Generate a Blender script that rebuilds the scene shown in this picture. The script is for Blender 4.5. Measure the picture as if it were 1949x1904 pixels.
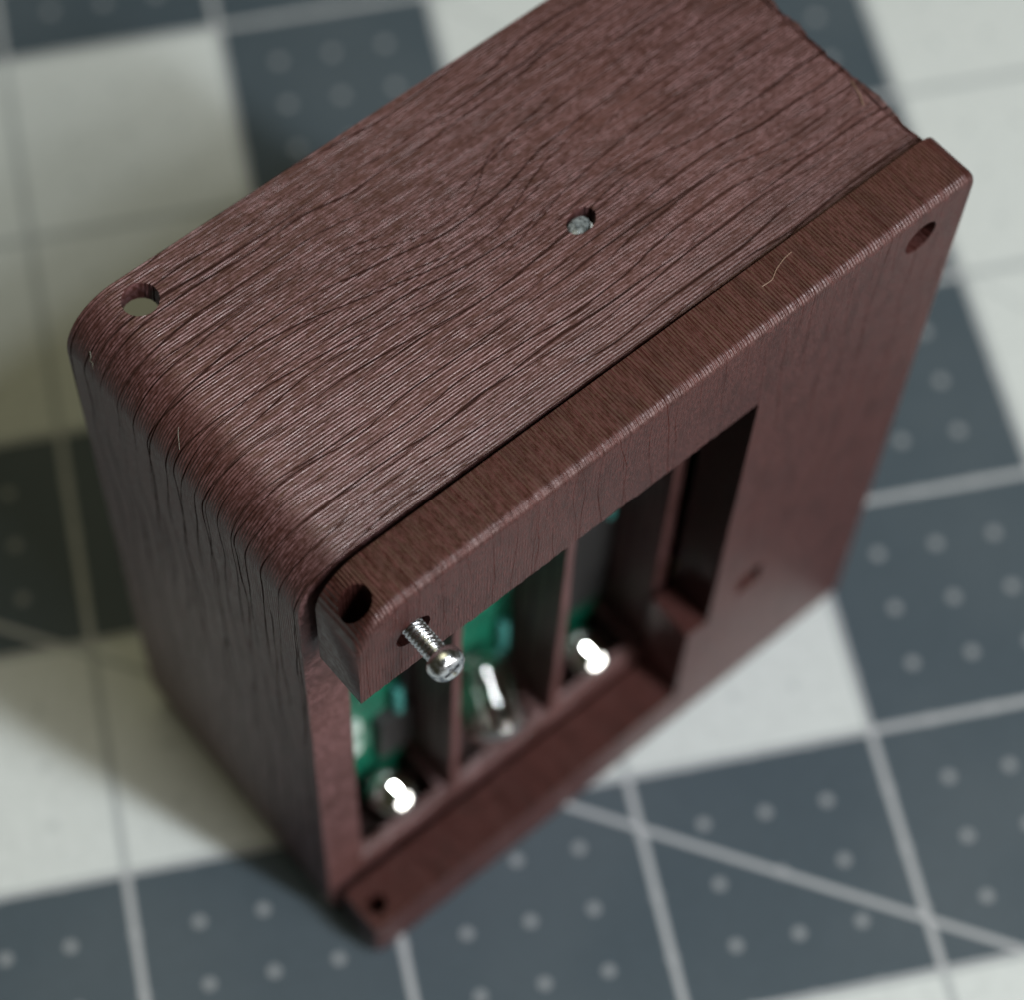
import bpy, bmesh, math, random
from mathutils import Vector, Matrix, noise

random.seed(4)
MM = 0.001
scene = bpy.context.scene
for o in list(bpy.data.objects):
    bpy.data.objects.remove(o)
C = scene.collection

# ------------------------------------------------------------------ camera
FPX, CX, CY, W0, H0 = 4709.51, 798.44, 911.96, 1949.0, 1904.0
cam = bpy.data.cameras.new('camera')
cam_o = bpy.data.objects.new('camera', cam)
C.objects.link(cam_o)
cam_o.location = (13.91658 * MM, -84.03279 * MM, 234.1126 * MM)
cam_o.rotation_euler = (0.48594, 0.00488, -0.19738)
cam.sensor_fit = 'HORIZONTAL'
cam.sensor_width = 36.0
cam.lens = FPX / W0 * 36.0
cam.shift_x = (W0 / 2 - CX) / W0
cam.shift_y = (CY - H0 / 2) / W0
cam.clip_start = 0.005
cam.clip_end = 20.0
cam.dof.use_dof = True
cam.dof.focus_distance = 0.1838
cam.dof.aperture_fstop = 17.0
cam.dof.aperture_blades = 0
scene.camera = cam_o

# ------------------------------------------------------------------ world, lamps, exposure
world = bpy.data.worlds.new('World')
scene.world = world
world.use_nodes = True
bg = world.node_tree.nodes['Background']
bg.inputs['Color'].default_value = (1.0, 0.94, 0.62, 1)
bg.inputs['Strength'].default_value = 0.035

YAW = 0.47901
BOX = Vector((22.7247, -13.1638, 0.0))


def to_world(p):
    c, s = math.cos(YAW), math.sin(YAW)
    return Vector(((BOX.x + c * p[0] - s * p[1]) * MM, (BOX.y + s * p[0] + c * p[1]) * MM, p[2] * MM))


AIM = to_world((22, 8, 40))
LAMP_AZ = math.atan2(-1.0, 0.30) + YAW
for k, el in enumerate((47, 52, 57, 62)):
    e = math.radians(el)
    d = Vector((math.cos(e) * math.cos(LAMP_AZ), math.cos(e) * math.sin(LAMP_AZ), math.sin(e)))
    l = bpy.data.lights.new('ceiling_bulb', 'AREA')
    l.shape = 'DISK'
    l.size = 0.05
    l.energy = 1.12
    l.color = (0.93, 0.98, 1.0)
    lo = bpy.data.objects.new('ceiling_bulb', l)
    C.objects.link(lo)
    lo.location = AIM + d * 0.65
    lo.rotation_euler = d.to_track_quat('Z', 'Y').to_euler()

# added broad soft fill from the front, low, to brighten the front faces
e = math.radians(15)
az = math.atan2(-1.0, 0.22) + YAW
d = Vector((math.cos(e) * math.cos(az), math.cos(e) * math.sin(az), math.sin(e)))
l = bpy.data.lights.new('front_fill', 'AREA')
l.shape = 'RECTANGLE'
l.size = 0.55
l.size_y = 0.40
l.energy = 10.5
l.color = (1.0, 0.97, 0.94)
lo = bpy.data.objects.new('front_fill', l)
C.objects.link(lo)
lo.location = AIM + d * 1.0
lo.rotation_euler = d.to_track_quat('Z', 'Y').to_euler()

# warm bounce from the ceiling
l = bpy.data.lights.new('ceiling_bounce', 'AREA')
l.shape = 'DISK'
l.size = 0.8
l.energy = 3.4
l.color = (1.0, 0.93, 0.60)
lo = bpy.data.objects.new('ceiling_bounce', l)
C.objects.link(lo)
lo.location = AIM + Vector((-0.10, 0.22, 1.2))
lo.rotation_euler = (lo.location - AIM).to_track_quat('Z', 'Y').to_euler()

scene.view_settings.view_transform = 'Standard'
scene.view_settings.look = 'None'
scene.view_settings.exposure = 0.0
scene.view_settings.gamma = 1.0
scene.view_settings.use_curve_mapping = False


# ------------------------------------------------------------------ material helpers
class NT:
    def __init__(self, name):
        self.m = bpy.data.materials.new(name)
        self.m.use_nodes = True
        self.t = self.m.node_tree
        self.b = self.t.nodes['Principled BSDF']

    def n(self, kind, **kw):
        x = self.t.nodes.new(kind)
        for k, v in kw.items():
            setattr(x, k, v)
        return x

    def link(self, a, b):
        self.t.links.new(a, b)

    def setin(self, sock, v):
        if isinstance(v, bpy.types.NodeSocket):
            self.link(v, sock)
        else:
            sock.default_value = v

    def math(self, op, a, b=0.0, c=0.0, clamp=False):
        x = self.n('ShaderNodeMath', operation=op, use_clamp=clamp)
        for i, v in enumerate((a, b, c)):
            self.setin(x.inputs[i], v)
        return x.outputs[0]

    def comb(self, x, y, z):
        c = self.n('ShaderNodeCombineXYZ')
        for i, v in enumerate((x, y, z)):
            self.setin(c.inputs[i], v)
        return c.outputs[0]

    def noise(self, vec, scale=1.0, detail=2.0, rough=0.5):
        x = self.n('ShaderNodeTexNoise')
        self.link(vec, x.inputs['Vector'])
        x.inputs['Scale'].default_value = scale
        x.inputs['Detail'].default_value = detail
        x.inputs['Roughness'].default_value = rough
        return x.outputs['Fac']

    def ramp(self, v, lo, hi, a=0.0, b=1.0):
        x = self.n('ShaderNodeMapRange')
        x.interpolation_type = 'SMOOTHSTEP'
        self.setin(x.inputs[0], v)
        for i, q in enumerate((lo, hi, a, b)):
            x.inputs[i + 1].default_value = q
        return x.outputs[0]

    def mix(self, f, a, b):
        x = self.n('ShaderNodeMix', data_type='RGBA')
        self.setin(x.inputs[0], f)
        for s, v in ((6, a), (7, b)):
            self.setin(x.inputs[s], (*v, 1) if isinstance(v, tuple) else v)
        return x.outputs[2]

    def mm(self):
        tc = self.n('ShaderNodeTexCoord')
        v = self.n('ShaderNodeVectorMath', operation='SCALE')
        self.link(tc.outputs['Object'], v.inputs[0])
        v.inputs['Scale'].default_value = 1000.0
        s = self.n('ShaderNodeSeparateXYZ')
        self.link(v.outputs[0], s.inputs[0])
        return v.outputs[0], s.outputs

    def bump(self, h, dist, strength=1.0):
        b = self.n('ShaderNodeBump')
        b.inputs['Strength'].default_value = strength
        b.inputs['Distance'].default_value = dist
        self.link(h, b.inputs['Height'])
        self.link(b.outputs[0], self.b.inputs['Normal'])


def print_material(name, axis, layer=0.27, crack=0.80, pitch=1.9, knot=0.0, width=0.14, tint=(1.0, 1.0, 1.0), spec=0.58):
    """wood filled printing filament; layers stacked along the given axis"""
    q = NT(name)
    k3 = lambda c: tuple(x * t for x, t in zip(c, tint))
    vec, s = q.mm()
    st = s[axis]
    a, b = [s[i] for i in range(3) if i != axis]
    along = q.comb(q.math('MULTIPLY', a, 0.10), q.math('MULTIPLY', b, 0.10), q.math('MULTIPLY', st, 0.9))
    wob = q.noise(along, 1.0, 2.0)
    st2 = q.math('ADD', st, q.math('MULTIPLY', wob, 0.30))
    ph = q.math('DIVIDE', st2, layer)
    ridge = q.math('SINE', q.math('MULTIPLY', ph, 2 * math.pi))
    idx = q.math('FLOOR', q.math('ADD', ph, 0.25))
    lay = q.noise(q.comb(q.math('MULTIPLY', a, 0.35), q.math('MULTIPLY', b, 0.35), q.math('MULTIPLY', idx, 3.7)), 1.0, 3.0, 0.65)
    # long dark fissures that roughly follow the layers
    fm = None
    for k, (pit, off) in enumerate(((pitch, 0.0), (pitch * 1.9, 7.3))):
        dist = q.noise(q.comb(q.math('ADD', q.math('MULTIPLY', a, 0.045), off), q.math('MULTIPLY', b, 0.045), q.math('MULTIPLY', st, 0.07)), 1.0, 2.0, 0.5)
        ph2 = q.math('ADD', q.math('DIVIDE', st, pit), q.math('MULTIPLY', dist, 5.0 / pit))
        if knot:
            ka = q.math('DIVIDE', q.math('SUBTRACT', a, 27.0), 9.0)
            ks = q.math('DIVIDE', q.math('SUBTRACT', st, 21.5), 5.5)
            bell = q.math('EXPONENT', q.math('MULTIPLY', q.math('ADD', q.math('MULTIPLY', ka, ka), q.math('MULTIPLY', ks, ks)), -1.0))
            ph2 = q.math('ADD', ph2, q.math('MULTIPLY', bell, knot))
        dmm = q.math('MULTIPLY', q.math('ABSOLUTE', q.math('SUBTRACT', q.math('FRACT', ph2), 0.5)), pit)
        wid = q.noise(q.comb(q.math('MULTIPLY', a, 0.055), q.math('MULTIPLY', b, 0.055), q.math('ADD', q.math('FLOOR', ph2), off)), 1.0, 3.0, 0.6)
        lim = q.ramp(wid, 0.32, 0.64, 0.0, width)
        m1 = q.math('SUBTRACT', 1.0, q.math('DIVIDE', dmm, q.math('MAXIMUM', lim, 0.001)), clamp=True)
        fm = m1 if fm is None else q.math('MAXIMUM', fm, m1)
    tcn = q.n('ShaderNodeTexCoord')
    sn = q.n('ShaderNodeSeparateXYZ')
    q.link(tcn.outputs['Normal'], sn.inputs[0])
    face = q.ramp(q.math('ABSOLUTE', sn.outputs[axis]), 0.6, 0.9, 1.0, 0.0)   # none on the faces that lie in a layer
    fmask = q.math('MULTIPLY', q.ramp(fm, 0.05, 0.55), face)
    grit = q.noise(q.comb(q.math('MULTIPLY', a, 1.6), q.math('MULTIPLY', b, 1.6), q.math('MULTIPLY', st, 4.5)), 1.0, 3.0, 0.7)
    big = q.noise(vec, 0.07, 3.0, 0.55)
    base = q.mix(q.ramp(grit, 0.36, 0.66), k3((0.046, 0.0172, 0.0145)), k3((0.120, 0.0575, 0.0590)))
    base = q.mix(q.ramp(lay, 0.30, 0.62), q.mix(0.5, base, k3((0.034, 0.0115, 0.009))), base)
    base = q.mix(q.math('MULTIPLY', q.ramp(big, 0.35, 0.7), 0.35), base, k3((0.098, 0.040, 0.034)))
    streak = q.noise(q.comb(q.math('ADD', q.math('MULTIPLY', a, 0.30), q.math('MULTIPLY', st, 0.22)), q.math('MULTIPLY', b, 0.22), q.math('MULTIPLY', st, 0.75)), 1.0, 4.0, 0.6)
    base = q.mix(q.math('MULTIPLY', q.ramp(streak, 0.46, 0.66), 0.55), base, k3((0.036, 0.0125, 0.0095)))
    base = q.mix(q.math('MULTIPLY', fmask, crack), base, (0.015, 0.008, 0.006))
    q.link(base, q.b.inputs['Base Color'])
    q.link(q.ramp(grit, 0.3, 0.7, 0.34, 0.52), q.b.inputs['Roughness'])
    q.link(q.math('MULTIPLY', q.math('SUBTRACT', 1.0, fmask), spec), q.b.inputs['Specular IOR Level'])
    q.b.inputs['Specular Tint'].default_value = (1.0, 0.82, 0.82, 1)
    amp = q.ramp(lay, 0.3, 0.7, 0.25, 0.85)
    h = q.math('MULTIPLY', q.math('MULTIPLY', ridge, 0.66), amp)
    h = q.math('ADD', h, q.math('MULTIPLY', lay, 0.7))
    h = q.math('ADD', h, q.math('MULTIPLY', grit, 0.6))
    h = q.math('SUBTRACT', h, q.math('MULTIPLY', fmask, 0.35 * crack))
    q.bump(h, 0.050 * MM)
    return q.m


def plain(name, col, rough=0.5, metal=0.0, **kw):
    q = NT(name)
    q.b.inputs['Base Color'].default_value = (*col, 1)
    q.b.inputs['Roughness'].default_value = rough
    q.b.inputs['Metallic'].default_value = metal
    for k, v in kw.items():
        q.b.inputs[k.replace('_', ' ')].default_value = v
    return q


M_CASE = print_material('wood_print_case', 1, knot=1.3)
M_BEZEL = print_material('wood_print_bezel', 0, 0.28, 0.15, 2.3, 0.0, 0.05, (0.55, 0.38, 0.33), 0.58)  # same filament as the case; its weaker sheen is painted in as tint

# mat: print by cell (face material), lines and dots by position
CELL = 25.4


def mat_material(name, base, line, dot, diag):
    q = NT(name)
    vec, s = q.mm()
    u = q.math('DIVIDE', s[0], CELL)
    v = q.math('DIVIDE', s[1], CELL)

    def near(x, w, soft=0.004):
        d = q.math('ABSOLUTE', q.math('SUBTRACT', x, q.math('ROUND', x)))
        return q.ramp(d, w - soft, w + soft, 1.0, 0.0)
    m = q.math('MAXIMUM', near(u, 0.0155), near(v, 0.0155))
    # 30 degree and 45 degree guide lines
    d30 = q.math('ABSOLUTE', q.math('ADD', q.math('MULTIPLY', v, 0.866), q.math('MULTIPLY', q.math('SUBTRACT', u, 1.625), 0.5)))
    d45 = q.math('ABSOLUTE', q.math('MULTIPLY', q.math('SUBTRACT', q.math('ADD', u, v), 6.0), 0.7071))
    g = q.math('MAXIMUM', q.ramp(d30, 0.010, 0.016, 1.0, 0.0), q.ramp(d45, 0.010, 0.016, diag, 0.0))
    m = q.math('MAXIMUM', m, g)
    # quarter cell dots
    u4, v4 = q.math('MULTIPLY', u, 4.0), q.math('MULTIPLY', v, 4.0)
    du = q.math('SUBTRACT', u4, q.math('ROUND', u4))
    dv = q.math('SUBTRACT', v4, q.math('ROUND', v4))
    dd = q.math('SQRT', q.math('ADD', q.math('MULTIPLY', du, du), q.math('MULTIPLY', dv, dv)))
    dots = q.math('MULTIPLY', q.ramp(dd, 0.085, 0.105, 1.0, 0.0), dot)
    m = q.math('MAXIMUM', m, dots)
    mott = q.noise(vec, 0.9, 4.0, 0.6)
    big = q.noise(vec, 0.035, 3.0, 0.5)
    base_c = q.mix(q.ramp(mott, 0.3, 0.7), tuple(x * 0.94 for x in base), tuple(min(1, x * 1.06) for x in base))
    base_c = q.mix(q.math('MULTIPLY', q.ramp(big, 0.4, 0.7), 0.04), base_c, (0.3, 0.31, 0.31))
    q.link(q.mix(m, base_c, line), q.b.inputs['Base Color'])
    q.b.inputs['Roughness'].default_value = 0.62
    q.b.inputs['Specular IOR Level'].default_value = 0.35
    q.bump(q.noise(vec, 6.0, 2.0), 0.02 * MM, 0.6)
    return q.m


LINE = (0.29, 0.30, 0.315)
M_DARK = mat_material('mat_slate', (0.036, 0.052, 0.066), LINE, 0.6, 0.5)
M_WHITE = mat_material('mat_white', (0.44, 0.465, 0.465), (0.27, 0.29, 0.30), 0.40, 0.35)

M_STEEL = NT('screw_steel')
M_STEEL.b.inputs['Base Color'].default_value = (0.60, 0.62, 0.65, 1)
M_STEEL.b.inputs['Metallic'].default_value = 1.0
_v, _s = M_STEEL.mm()
M_STEEL.link(M_STEEL.ramp(M_STEEL.noise(_v, 3.0, 3.0), 0.3, 0.7, 0.14, 0.32), M_STEEL.b.inputs['Roughness'])
M_STEEL.bump(M_STEEL.noise(_v, 7.0, 3.0), 0.02 * MM, 0.7)
M_STEEL = M_STEEL.m

pq = NT('board_green')
_v, _s = pq.mm()
pq.link(pq.mix(pq.ramp(pq.noise(_v, 0.5, 3.0), 0.35, 0.65), (0.002, 0.060, 0.034), (0.004, 0.100, 0.058)), pq.b.inputs['Base Color'])
pq.b.inputs['Roughness'].default_value = 0.35
M_PCB = pq.m
M_CHIP = plain('chip_body', (0.28, 0.36, 0.32), 0.4).m
M_TEAL = plain('capacitor_sleeve', (0.04, 0.20, 0.18), 0.4).m
M_BLACK = plain('plain_black', (0.012, 0.012, 0.012), 0.45).m
M_BRASS = plain('brass_pin', (0.55, 0.40, 0.16), 0.3, 1.0).m
gq = plain('tube_glass', (0.96, 0.985, 0.97), 0.0, 0.0, Transmission_Weight=1.0, IOR=1.5)
M_GLASS = gq.m
M_GLASS_MID = plain('bulb_glass', (0.95, 0.96, 0.92), 0.0, 0.0, Transmission_Weight=1.0, IOR=1.62).m
M_WIRE = plain('electrode_metal', (0.25, 0.25, 0.24), 0.35, 1.0).m
lq = NT('light_pipe_plastic')
_v, _s = lq.mm()
lq.link(lq.mix(lq.ramp(lq.noise(_v, 3.0, 4.0, 0.7), 0.35, 0.68), (0.05, 0.057, 0.06), (0.22, 0.245, 0.255)), lq.b.inputs['Base Color'])
lq.b.inputs['Roughness'].default_value = 0.25
lq.b.inputs['Coat Weight'].default_value = 0.6
lq.bump(lq.noise(_v, 2.5, 3.0), 0.15 * MM)
M_PIPE = lq.m
M_FIBRE = plain('lint', (0.22, 0.14, 0.10), 0.6).m
M_FIBRE_PALE = plain('lint_pale', (0.13, 0.13, 0.10), 0.6).m


# ------------------------------------------------------------------ mesh helpers (all in millimetres)
def finish(bm, name, mat, parent=None, smooth=None, loc=None):
    me = bpy.data.meshes.new(name)
    bmesh.ops.scale(bm, vec=(MM, MM, MM), verts=bm.verts)
    bm.normal_update()
    bm.to_mesh(me)
    bm.free()
    for m in (mat if isinstance(mat, (list, tuple)) else [mat]):
        me.materials.append(m)
    o = bpy.data.objects.new(name, me)
    C.objects.link(o)
    if parent:
        o.parent = parent
    if loc:
        o.location = Vector(loc) * MM
    if smooth is not None:
        me.polygons.foreach_set('use_smooth', [True] * len(me.polygons))
        me.set_sharp_from_angle(angle=math.radians(smooth))
    return o


def box(bm, x0, x1, y0, y1, z0, z1):
    vs = [bm.verts.new((x, y, z)) for x in (x0, x1) for y in (y0, y1) for z in (z0, z1)]
    for f in ((0, 1, 3, 2), (4, 6, 7, 5), (0, 4, 5, 1), (2, 3, 7, 6), (0, 2, 6, 4), (1, 5, 7, 3)):
        bm.faces.new([vs[i] for i in f])
    return vs


def prism(bm, pts, y0, y1):
    """pts: (x, z) outline, counter-clockwise seen from -y"""
    a = [bm.verts.new((x, y0, z)) for x, z in pts]
    b = [bm.verts.new((x, y1, z)) for x, z in pts]
    n = len(pts)
    fa = bm.faces.new(a)
    bm.faces.new(b[::-1])
    for i in range(n):
        j = (i + 1) % n
        bm.faces.new((a[j], a[i], b[i], b[j]))
    return a, b


def rounded_prism(bm, outer, hole, r, y0, y1, taper=None, steps=6):
    """closed outline = outer + hole points; the front edge along outer is rounded with radius r"""
    n = len(outer)
    closed = not hole
    cols = []
    for i, (x, z) in enumerate(outer):
        p = Vector(outer[i - 1] if (i or closed) else outer[i])
        q = Vector(outer[(i + 1) % n] if (i < n - 1 or closed) else outer[i])
        d = (q - p).normalized()
        nx, nz = -d.y, d.x            # inward normal of a counter-clockwise outline
        w = taper(i, n) if taper else 1.0
        col = []
        for k in range(steps + 1):
            f = math.pi / 2 * k / steps
            ins = w * r * (1 - math.sin(f))
            col.append(bm.verts.new((x + nx * ins, y0 + w * r * (1 - math.cos(f)), z + nz * ins)))
        col.append(bm.verts.new((x, y1, z)))
        cols.append(col)
    hf = [bm.verts.new((x, y0, z)) for x, z in hole]
    hb = [bm.verts.new((x, y1, z)) for x, z in hole]
    bm.faces.new([c[0] for c in cols] + hf)
    bm.faces.new(([c[-1] for c in cols] + hb)[::-1])
    for i in range(n if closed else n - 1):
        A, B = cols[i], cols[(i + 1) % n]
        for k in range(steps + 1):
            bm.faces.new((B[k], A[k], A[k + 1], B[k + 1]))
    if hole:
        chain_f = [cols[-1]] + [None] * len(hole) + [cols[0]]
        for i in range(len(hole) - 1):
            bm.faces.new((hf[i + 1], hf[i], hb[i], hb[i + 1]))
        bm.faces.new([hf[0]] + cols[-1][:] + [hb[0]])
        bm.faces.new(cols[0][::-1] + [hf[-1], hb[-1]])
    bmesh.ops.remove_doubles(bm, verts=bm.verts, dist=1e-4)
    bmesh.ops.recalc_face_normals(bm, faces=bm.faces)


def arc(cx, cz, r, d0, d1, n=10, rz=None):
    rz = rz or r
    return [(cx + r * math.cos(math.radians(d0 + (d1 - d0) * i / n)), cz + rz * math.sin(math.radians(d0 + (d1 - d0) * i / n))) for i in range(n + 1)]


def cyl(bm, p0, p1, r0, r1=None, seg=32, caps=True):
    p0, p1 = Vector(p0), Vector(p1)
    r1 = r0 if r1 is None else r1
    ax = (p1 - p0).normalized()
    u = ax.orthogonal().normalized()
    v = ax.cross(u)
    A, B = [], []
    for i in range(seg):
        t = 2 * math.pi * i / seg
        d = u * math.cos(t) + v * math.sin(t)
        A.append(bm.verts.new(p0 + d * r0))
        B.append(bm.verts.new(p1 + d * r1))
    for i in range(seg):
        j = (i + 1) % seg
        bm.faces.new((A[i], A[j], B[j], B[i]))
    if caps:
        bm.faces.new(A[::-1])
        bm.faces.new(B)


def lathe(bm, prof, seg=48, origin=(0, 0, 0), ax=(0, 0, 1)):
    """prof: (r, h) list; r = 0 at an end closes it"""
    o, ax = Vector(origin), Vector(ax).normalized()
    u = ax.orthogonal().normalized()
    v = ax.cross(u)
    rings = []
    for r, h in prof:
        if r < 1e-6:
            rings.append([bm.verts.new(o + ax * h)])
        else:
            rings.append([bm.verts.new(o + ax * h + (u * math.cos(2 * math.pi * i / seg) + v * math.sin(2 * math.pi * i / seg)) * r) for i in range(seg)])
    for A, B in zip(rings, rings[1:]):
        for i in range(seg):
            j = (i + 1) % seg
            if len(A) == 1 and len(B) == 1:
                continue
            if len(A) == 1:
                bm.faces.new((A[0], B[j], B[i]))
            elif len(B) == 1:
                bm.faces.new((A[i], A[j], B[0]))
            else:
                bm.faces.new((A[i], A[j], B[j], B[i]))


def tube(bm, pts, r, seg=6):
    rings = []
    n = len(pts)
    for i, p in enumerate(pts):
        p = Vector(p)
        d = (Vector(pts[min(i + 1, n - 1)]) - Vector(pts[max(i - 1, 0)])).normalized()
        u = d.orthogonal().normalized()
        v = d.cross(u)
        rings.append([bm.verts.new(p + (u * math.cos(2 * math.pi * k / seg) + v * math.sin(2 * math.pi * k / seg)) * r) for k in range(seg)])
    for A, B in zip(rings, rings[1:]):
        for k in range(seg):
            j = (k + 1) % seg
            bm.faces.new((A[k], A[j], B[j], B[k]))
    bm.faces.new(rings[0][::-1])
    bm.faces.new(rings[-1])


def cut(bm, cutters):
    """subtract closed cutter bmeshes from bm with the exact solver; returns a new bmesh"""
    bmesh.ops.recalc_face_normals(bm, faces=bm.faces)
    me = bpy.data.meshes.new('tmp')
    bm.to_mesh(me)
    bm.free()
    o = bpy.data.objects.new('tmp', me)
    C.objects.link(o)
    extra = []
    for c in cutters:
        bmesh.ops.recalc_face_normals(c, faces=c.faces)
        cm = bpy.data.meshes.new('tmpc')
        c.to_mesh(cm)
        c.free()
        co = bpy.data.objects.new('tmpc', cm)
        C.objects.link(co)
        extra.append(co)
        md = o.modifiers.new('b', 'BOOLEAN')
        md.operation = 'DIFFERENCE'
        md.solver = 'EXACT'
        md.object = co
    dg = bpy.context.evaluated_depsgraph_get()
    ev = bpy.data.meshes.new_from_object(o.evaluated_get(dg))
    r = bmesh.new()
    r.from_mesh(ev)
    for x in extra + [o]:
        m = x.data
        bpy.data.objects.remove(x)
        bpy.data.meshes.remove(m)
    bpy.data.meshes.remove(ev)
    return r


def cutter_cyl(p0, p1, r, seg=28):
    b = bmesh.new()
    cyl(b, p0, p1, r, seg=seg)
    return b


def cutter_box(*a):
    b = bmesh.new()
    box(b, *a)
    return b


def keep(bm, co, no):
    """copy of bm cut by a plane; the side the normal points away from is kept"""
    r = bm.copy()
    bmesh.ops.bisect_plane(r, geom=r.verts[:] + r.edges[:] + r.faces[:], plane_co=co, plane_no=no, clear_outer=True)
    return r


def empty(name, loc, rz, label, cat, group=None):
    o = bpy.data.objects.new(name, None)
    o.empty_display_size = 0.01
    C.objects.link(o)
    o.location = loc
    o.rotation_euler = (0, 0, rz)
    tag(o, label, cat, group)
    return o


def tag(o, label, cat, group=None):
    o['label'] = label
    o['category'] = cat
    if group:
        o['group'] = group


# ------------------------------------------------------------------ cutting mat
WHITE = {(-1, 0), (0, 0), (1, 0), (2, 0), (4, 1), (-1, 2), (0, 2), (4, 2), (2, 2), (-1, 3), (0, 3), (2, 3), (4, 3),
         (2, -2), (3, -2), (0, -2), (5, 0), (5, 3), (2, 5), (5, 2)}
U0, U1, V0, V1 = -7, 11, -7, 11
bm = bmesh.new()
grid = {(i, j): bm.verts.new((i * CELL, j * CELL, 0)) for i in range(U0, U1 + 1) for j in range(V0, V1 + 1)}
rnd = random.Random(11)
for i in range(U0, U1):
    for j in range(V0, V1):
        f = bm.faces.new((grid[i, j], grid[i + 1, j], grid[i + 1, j + 1], grid[i, j + 1]))
        inside = -1 <= i <= 4 and -2 <= j <= 4
        f.material_index = 1 if ((i, j) in WHITE if inside else rnd.random() < 0.5) else 0
rim = [grid[i, V0] for i in range(U0, U1)] + [grid[U1, j] for j in range(V0, V1)] + [grid[i, V1] for i in range(U1, U0, -1)] + [grid[U0, j] for j in range(V1, V0, -1)]
low = [bm.verts.new(v.co - Vector((0, 0, 2.5))) for v in rim]
for k in range(len(rim)):
    j = (k + 1) % len(rim)
    bm.faces.new((rim[k], low[k], low[j], rim[j]))
bm.faces.new(low[::-1])
mat_o = finish(bm, 'cutting_mat', [M_DARK, M_WHITE])
mat_o['kind'] = 'structure'
tag(mat_o, 'slate and white checked cutting mat with grid lines and dots', 'cutting mat')

# ------------------------------------------------------------------ printed case
L, T, D, H, HB, XO = 60.87, 5.75, 29.3, 74.9, 76.0, 1.0
BAR, XW = 12.4, 40.4
case = empty('printed_case', to_world((0, 0, 0)), YAW,
             'dark brown wood-grain printed case standing on the checked mat', 'case')

R = 5.0
outer = arc(-XO + R, R, R, 180, 270, 14) + [(L - 0.4, 0), (L, 0.4), (L, H - 0.3), (L - 0.3, H)] + arc(-XO + R, H - R, R, 90, 180, 14)
bm = bmesh.new()
rounded_prism(bm, outer, [], 0.25, T, T + D, steps=3)
slot_cutter = cutter_cyl((0, 0, 71), (0, 0, 78), 1.42, 11)
for vv in slot_cutter.verts:
    vv.co = Vector((35.35 + vv.co.x, 17.0 + vv.co.y * 0.74 + vv.co.x * 0.12, vv.co.z))
bm = cut(bm, [cutter_box(3.0, 57.9, T - 2, T + D + 2, 9.9, 73.0),
              cutter_box(3.0, 57.9, T + 8.3, T + D + 2, 2.5, 12),
              cutter_cyl((4.1, 32.4, 69), (5.1, 32.6, 78), 1.5, 18),
              slot_cutter,
              cutter_box(3.0 + 1.2, 13.2, T + 1.25, T + 9, 3.0, 12),
              cutter_box(15.4, 25.3, T + 1.25, T + 9, 3.0, 12),
              cutter_box(28.0, 37.4, T + 1.25, T + 9, 3.0, 12)])
finish(bm, 'shell', M_CASE, case, smooth=32)

# compartment walls between the tubes
for x0, x1 in ((14.05, 14.95), (26.45, 27.35), (38.6, 39.9)):
    bm = bmesh.new()
    box(bm, x0, x1, T + 0.25, 12.4, 9.7, 73.2)
    finish(bm, 'compartment_wall', M_CASE, case)

# clear plug in the top
bm = bmesh.new()
lathe(bm, [(0, 71.5), (1.16, 71.5), (1.16, 74.2), (1.0, 74.5), (0.75, 74.58), (0.4, 74.6), (0, 74.6)], 14)
for vv in bm.verts:
    j = 0.05 if vv.co.z > 74 else 0.0
    vv.co = Vector((35.13 + vv.co.x, 16.97 + vv.co.y * 0.76 + vv.co.x * 0.12, vv.co.z - vv.co.x * 0.12)) + Vector([random.uniform(-j, j) for _ in range(3)])
pipe = finish(bm, 'light_pipe', M_PIPE, case, smooth=40)
pipe['label'] = 'cloudy grey plug in the small slot of the top'

# ragged printed lip along the right edge of the top
bm = bmesh.new()
n = 90
prof = []
for k in range(n + 1):
    y = T - 0.25 + (D + 0.25) * k / n
    w = 0.35 + 0.35 * noise.noise((y * 0.55, 0.3, 0)) + random.uniform(-0.07, 0.07)
    zt = H - 0.12 + 0.22 * noise.noise((y * 0.4, 5.0, 0)) + random.uniform(-0.05, 0.05)
    prof.append([bm.verts.new(p) for p in ((L + 0.02, y, H - 1.6), (L + max(0.15, w), y, H - 0.9), (L + max(0.12, w * 0.9), y, zt), (L + 0.06, y, zt - 0.22))])
for A, B in zip(prof, prof[1:]):
    for k in range(3):
        bm.faces.new((A[k], B[k], B[k + 1], A[k + 1]))
bm.faces.new(prof[0])
bm.faces.new(prof[-1][::-1])
bmesh.ops.recalc_face_normals(bm, faces=bm.faces)
lip = finish(bm, 'printed_lip', M_CASE, case)
lip['label'] = 'ragged thin lip along the cut edge of the top'

# ------------------------------------------------------------------ front bezel
BT = 4.9
LB = L + 1.1
bez = empty('front_bezel', to_world((0, -0.12, 0)), YAW + 0.0115,
            'dark brown printed bezel with screw holes, open at one end, before the case', 'bezel')
rb = random.Random(3)


def jag(x0, x1, z, amp, step=0.28):
    out = []
    k = max(2, int(abs(x1 - x0) / step))
    for i in range(1, k):
        out.append((x0 + (x1 - x0) * i / k, z + rb.uniform(-amp, amp) + amp * 1.4 * noise.noise((i * 0.13, z, 0))))
    return out


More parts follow.
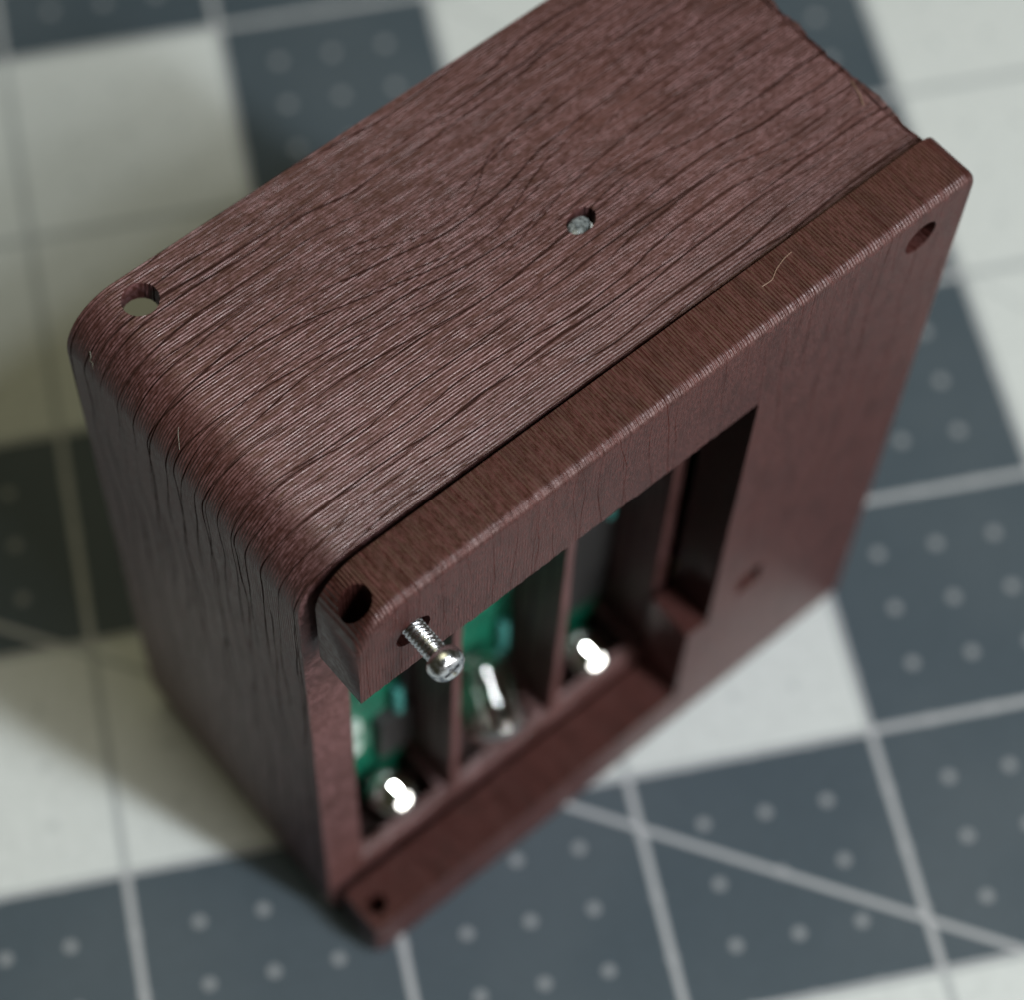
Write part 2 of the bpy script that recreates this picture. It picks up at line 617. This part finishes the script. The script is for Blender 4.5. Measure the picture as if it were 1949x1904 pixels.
RL = 4.2
out = arc(1.6, 1.6, 1.6, 180, 270, 12) + arc(LB - 1.8, 1.8, 1.8, 270, 360, 8) + arc(LB - 1.8, HB - 1.8, 1.8, 0, 90, 8) + arc(RL, HB - RL, RL, 90, 180, 12)
hole = [(0.0, HB - BAR)] + jag(0, XW, HB - BAR, 0.10) + [(XW, HB - BAR), (XW, 8.0), (0, 8.0)]
bm = bmesh.new()
rounded_prism(bm, out, hole, 0.85, 0, BT, taper=lambda i, n: min(1.0, min(i, n - 1 - i) / 2.0))
bm = cut(bm, [cutter_cyl((5.1, -2, 69.5), (5.1, 8, 69.5), 1.6),
              cutter_cyl((56.3, -2, 72.0), (56.3, 8, 72.0), 1.65),
              cutter_box(43.7, 46.8, -2, 8, 22.9, 26.4),
              cutter_cyl((1.75, 2.35, 66), (1.75, 2.35, 80), 1.25),
              cutter_cyl((1.75, 2.1, 2), (1.75, 2.1, 12), 1.0)])
left = keep(bm, (XW, 0, 0), (1, 0, 0))
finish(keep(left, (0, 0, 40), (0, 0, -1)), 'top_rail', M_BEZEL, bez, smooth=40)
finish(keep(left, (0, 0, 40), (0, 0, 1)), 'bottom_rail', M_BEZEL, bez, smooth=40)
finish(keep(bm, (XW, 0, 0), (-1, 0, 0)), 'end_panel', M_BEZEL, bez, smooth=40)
left.free()
bm.free()
bm = bmesh.new()
box(bm, 37.9, XW, 0, BT, 8.0, 22.0)
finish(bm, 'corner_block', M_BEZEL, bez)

# ------------------------------------------------------------------ screw
sp0 = Vector((5.25, 0.9, 69.55))
sp1 = Vector((4.95, -3.55, 70.75))
ax = (sp1 - sp0).normalized()
ln = (sp1 - sp0).length
screw = empty('pan_head_screw', to_world(sp0), YAW,
              'small steel cross-slot screw half out of the front bezel hole', 'screw')
bm = bmesh.new()
pitch, ro, ri, seg = 0.40, 0.90, 0.66, 32
steps = int((ln + 1.5) / pitch * 4)
ring_prev = None
u = ax.orthogonal().normalized()
v = ax.cross(u)
nseg = 36
# helical thread: radius depends on height and angle
hs = [-1.5 + (ln + 1.5) * i / 150 for i in range(151)]
for hgt in hs:
    ring = []
    for k in range(nseg):
        t = k / nseg
        f = ((hgt / pitch) + t) % 1.0
        tri = 1 - abs(2 * f - 1)
        rr = ri + (ro - ri) * min(1, tri * 1.25)
        d = u * math.cos(2 * math.pi * t) + v * math.sin(2 * math.pi * t)
        ring.append(bm.verts.new(ax * hgt + d * rr))
    if ring_prev:
        for k in range(nseg):
            j = (k + 1) % nseg
            bm.faces.new((ring_prev[k], ring_prev[j], ring[j], ring[k]))
    else:
        bm.faces.new(ring[::-1])
    ring_prev = ring
bm.faces.new(ring_prev)
finish(bm, 'threaded_shank', M_STEEL, screw, smooth=50)
bm = bmesh.new()
lathe(bm, [(0, ln - 0.05), (1.30, ln - 0.05), (1.42, ln + 0.06), (1.46, ln + 0.25), (1.44, ln + 0.60), (1.35, ln + 0.92), (1.14, ln + 1.16), (0.8, ln + 1.30), (0, ln + 1.36)], 56, (0, 0, 0), ax)
rot = ax.to_track_quat('Z', 'Y').to_matrix().to_4x4()
cuts = []
for ang in (20, 110):
    c = bmesh.new()
    vs = box(c, -0.95, 0.95, -0.17, 0.17, -0.8, 0.6)
    for vv in vs:
        if vv.co.z < 0:
            vv.co.x *= 0.35
            vv.co.y *= 0.7
    bmesh.ops.transform(c, matrix=Matrix.Translation(ax * (ln + 1.3)) @ rot @ Matrix.Rotation(math.radians(ang), 4, 'Z'), verts=c.verts)
    cuts.append(c)
bm = cut(bm, cuts)
finish(bm, 'screw_head', M_STEEL, screw, smooth=35)

# ------------------------------------------------------------------ circuit board
pcb = empty('circuit_board', to_world((0, 0, 0)), YAW, 'green circuit board upright inside the case behind the glass tubes', 'circuit board')
bm = bmesh.new()
box(bm, 3.3, 57.6, 12.5, 14.0, 3.0, 71.5)
finish(bm, 'board', M_PCB, pcb)
for x, z in ((12.35, 24.0), (25.0, 21.0), (12.3, 36.0), (24.9, 34.5), (37.4, 33.0)):
    bm = bmesh.new()
    lathe(bm, [(0, 0), (0.55, 0), (0.62, 0.15), (0.62, 5.0), (0.5, 5.2), (0, 5.25)], 16, (x, 11.85, z - 2.6))
    finish(bm, 'capacitor', M_TEAL, pcb, smooth=40)
for x0, x1, z0, z1, y in ((5.9, 8.1, 23.2, 25.2, 11.6), (6.4, 7.9, 18.2, 20.6, 11.7), (18.0, 20.2, 36.0, 38.0, 11.6), (4.2, 4.9, 31, 38, 11.7)):
    bm = bmesh.new()
    box(bm, x0, x1, y, 12.5, z0, z1)
    bmesh.ops.bevel(bm, geom=bm.edges[:], offset=0.12, segments=2, affect='EDGES')
    finish(bm, 'chip', M_CHIP, pcb)
for x0, x1, z0, z1, y in ((9.8, 13.8, 13.5, 22.0, 11.3), (22.2, 26.2, 10.2, 14.0, 12.0), (29.0, 38.4, 13.5, 58.0, 11.7), (12.9, 13.9, 20.5, 60.0, 11.9)):  # plain black blocks standing before the board
    bm = bmesh.new()
    box(bm, x0, x1, y, 12.5, z0, z1)
    bmesh.ops.bevel(bm, geom=bm.edges[:], offset=0.12, segments=2, affect='EDGES')
    finish(bm, 'black_block', M_BLACK, pcb)
bm = bmesh.new()
cyl(bm, (43.6, 12.45, 16.0), (43.6, 7.2, 16.0), 0.9, seg=20)
finish(bm, 'brass_pin', M_BRASS, pcb, smooth=40)


# ------------------------------------------------------------------ glass tubes
M_GLINT = plain('glint_mirror', (0.82, 0.83, 0.80), 0.03, 1.0).m  # mirror metal of the added caps that make the tube glints


def glass_tube(cx, cy, z0, prof_out, w, label, glint=None, axis=None, wide=False):
    t = empty('glass_tube', to_world((cx, cy, z0)), YAW, label, 'glass tube', 'glass tubes in the case compartments')
    if axis:
        t.rotation_euler = (Matrix.Rotation(YAW, 3, 'Z') @ Vector(axis).to_track_quat('Z', 'Y').to_matrix()).to_euler()
    bm = bmesh.new()
    lathe(bm, prof_out, 56)
    k0 = len(bm.faces)
    h = prof_out[-1][1]
    mid = h / 2
    lathe(bm, [(r * (1 - w / 3.0), mid + (z - mid) * (1 - 2 * w / h)) for r, z in prof_out], 56)
    bm.faces.ensure_lookup_table()
    bmesh.ops.reverse_faces(bm, faces=bm.faces[k0:])
    bmesh.ops.remove_doubles(bm, verts=bm.verts, dist=1e-5)
    finish(bm, 'glass_envelope', M_GLASS if wide else M_GLASS_MID, t, smooth=60)
    if glint:  # mirror cap added for a brighter lamp glint than bare glass gives
        rs, zs, hs_ = glint
        bm = bmesh.new()
        pr_ = [(rs * math.sin(a_), zs + hs_ * math.cos(a_)) for a_ in [math.pi / 2 * i / 14 for i in range(14, 0, -1)]]
        lathe(bm, [(0, zs - 0.2), (rs * 0.97, zs - 0.2)] + pr_ + [(0, zs + hs_)], 48)
        c_ = finish(bm, 'glint_cap', M_GLINT, t, smooth=50)
        c_['label'] = 'added mirror cap that makes the glint on the tube'
    for sx in (-0.9, 0.9):
        bm = bmesh.new()
        cyl(bm, (sx, 0.3, 0.6), (sx, 0.3, 2.8), 0.16, seg=10)
        finish(bm, 'electrode', M_WIRE, t, smooth=40)
    return t


def low_profile(r, h):
    d = 1.0
    return [(0, 0), (r * 0.8, 0), (r, 0.5), (r, h - d)] + [(r * math.cos(a_), h - d + d * math.sin(a_)) for a_ in [math.pi / 2 * i / 14 for i in range(1, 14)]] + [(0, h)]


def barrel_profile(r, h, curve):
    """gently barrelled tube with rounded ends"""
    e = 1.3
    pts = [(0, 0)]
    re = r - (h / 2 - e) ** 2 / (2 * curve)
    pts += [(re * math.sin(a_), e - e * math.cos(a_)) for a_ in [math.pi / 2 * i / 8 for i in range(1, 8)]]
    pts += [(r - (z - h / 2) ** 2 / (2 * curve), z) for z in [e + (h - 2 * e) * i / 20 for i in range(21)]]
    pts += [(re * math.cos(a_), h - e + e * math.sin(a_)) for a_ in [math.pi / 2 * i / 8 for i in range(1, 8)]]
    return pts + [(0, h)]


TILT = Vector((-0.08, -0.45, 0.85)).normalized()
b_ = Vector((9.1, 8.5, 11.9)) - TILT * 4.5
glass_tube(b_.x, b_.y, b_.z, low_profile(2.3, 4.4), 0.35, 'low rounded glass tube in the compartment beside the case end wall', (2.1, 3.85, 0.72), axis=TILT, wide=True)
AXIS = (0.33, 0.80, 0.44)
mid = Vector((20.4, 8.7, 18.4)) - Vector(AXIS).normalized() * 4.5
glass_tube(mid.x, mid.y, mid.z, barrel_profile(3.2, 9.0, 26.0), 0.4, 'leaning glass tube between two compartment walls, streaked with reflections', axis=AXIS)
b_ = Vector((33.1, 7.9, 11.9)) - TILT * 4.5
glass_tube(b_.x, b_.y, b_.z, low_profile(2.3, 4.4), 0.35, 'low rounded glass tube in the compartment nearest the bezel panel', (2.1, 3.85, 0.72), axis=TILT, wide=True)


# ------------------------------------------------------------------ stray fibres
def fibre(pts, r, mat, label):
    bm = bmesh.new()
    o0 = Vector(pts[0])
    dense = []
    for i in range(len(pts) - 1):
        for k in range(5):
            dense.append(Vector(pts[i]).lerp(Vector(pts[i + 1]), k / 5) - o0)
    dense.append(Vector(pts[-1]) - o0)
    sm = [dense[0]] + [(dense[i - 1] + dense[i] * 2 + dense[i + 1]) / 4 for i in range(1, len(dense) - 1)] + [dense[-1]]
    tube(bm, sm, r)
    o = finish(bm, 'stray_fibre', mat)
    o.location = to_world(pts[0])
    o.rotation_euler = (0, 0, YAW)
    tag(o, label, 'fibre', 'lint on the printed case')


fibre([(45.35, 4.26, 76.04), (44.5, 4.15, 76.12), (43.4, 3.82, 76.12), (42.5, 3.3, 76.1), (41.5, 3.37, 76.05)], 0.028, M_FIBRE, 'pale curved hair lying on the bezel top rail')
fibre([(60.6, 13.6, 74.98), (60.35, 12.7, 75.05), (60.1, 12.0, 75.06), (59.7, 11.2, 74.95)], 0.045, M_FIBRE, 'tan thread near the ragged lip of the case top')
fibre([(0.75, 22.3, 73.85), (0.45, 22.0, 73.62), (0.2, 21.6, 73.35), (-0.08, 21.2, 72.9)], 0.022, M_FIBRE_PALE, 'short pale hair on the rounded case edge')
fibre([(-0.28, 32.5, 72.6), (-0.45, 32.2, 72.25), (-0.62, 32.3, 71.8), (-0.55, 31.9, 72.0), (-0.72, 31.7, 71.5)], 0.03, M_FIBRE_PALE, 'tiny curled lint on the rounded case corner')
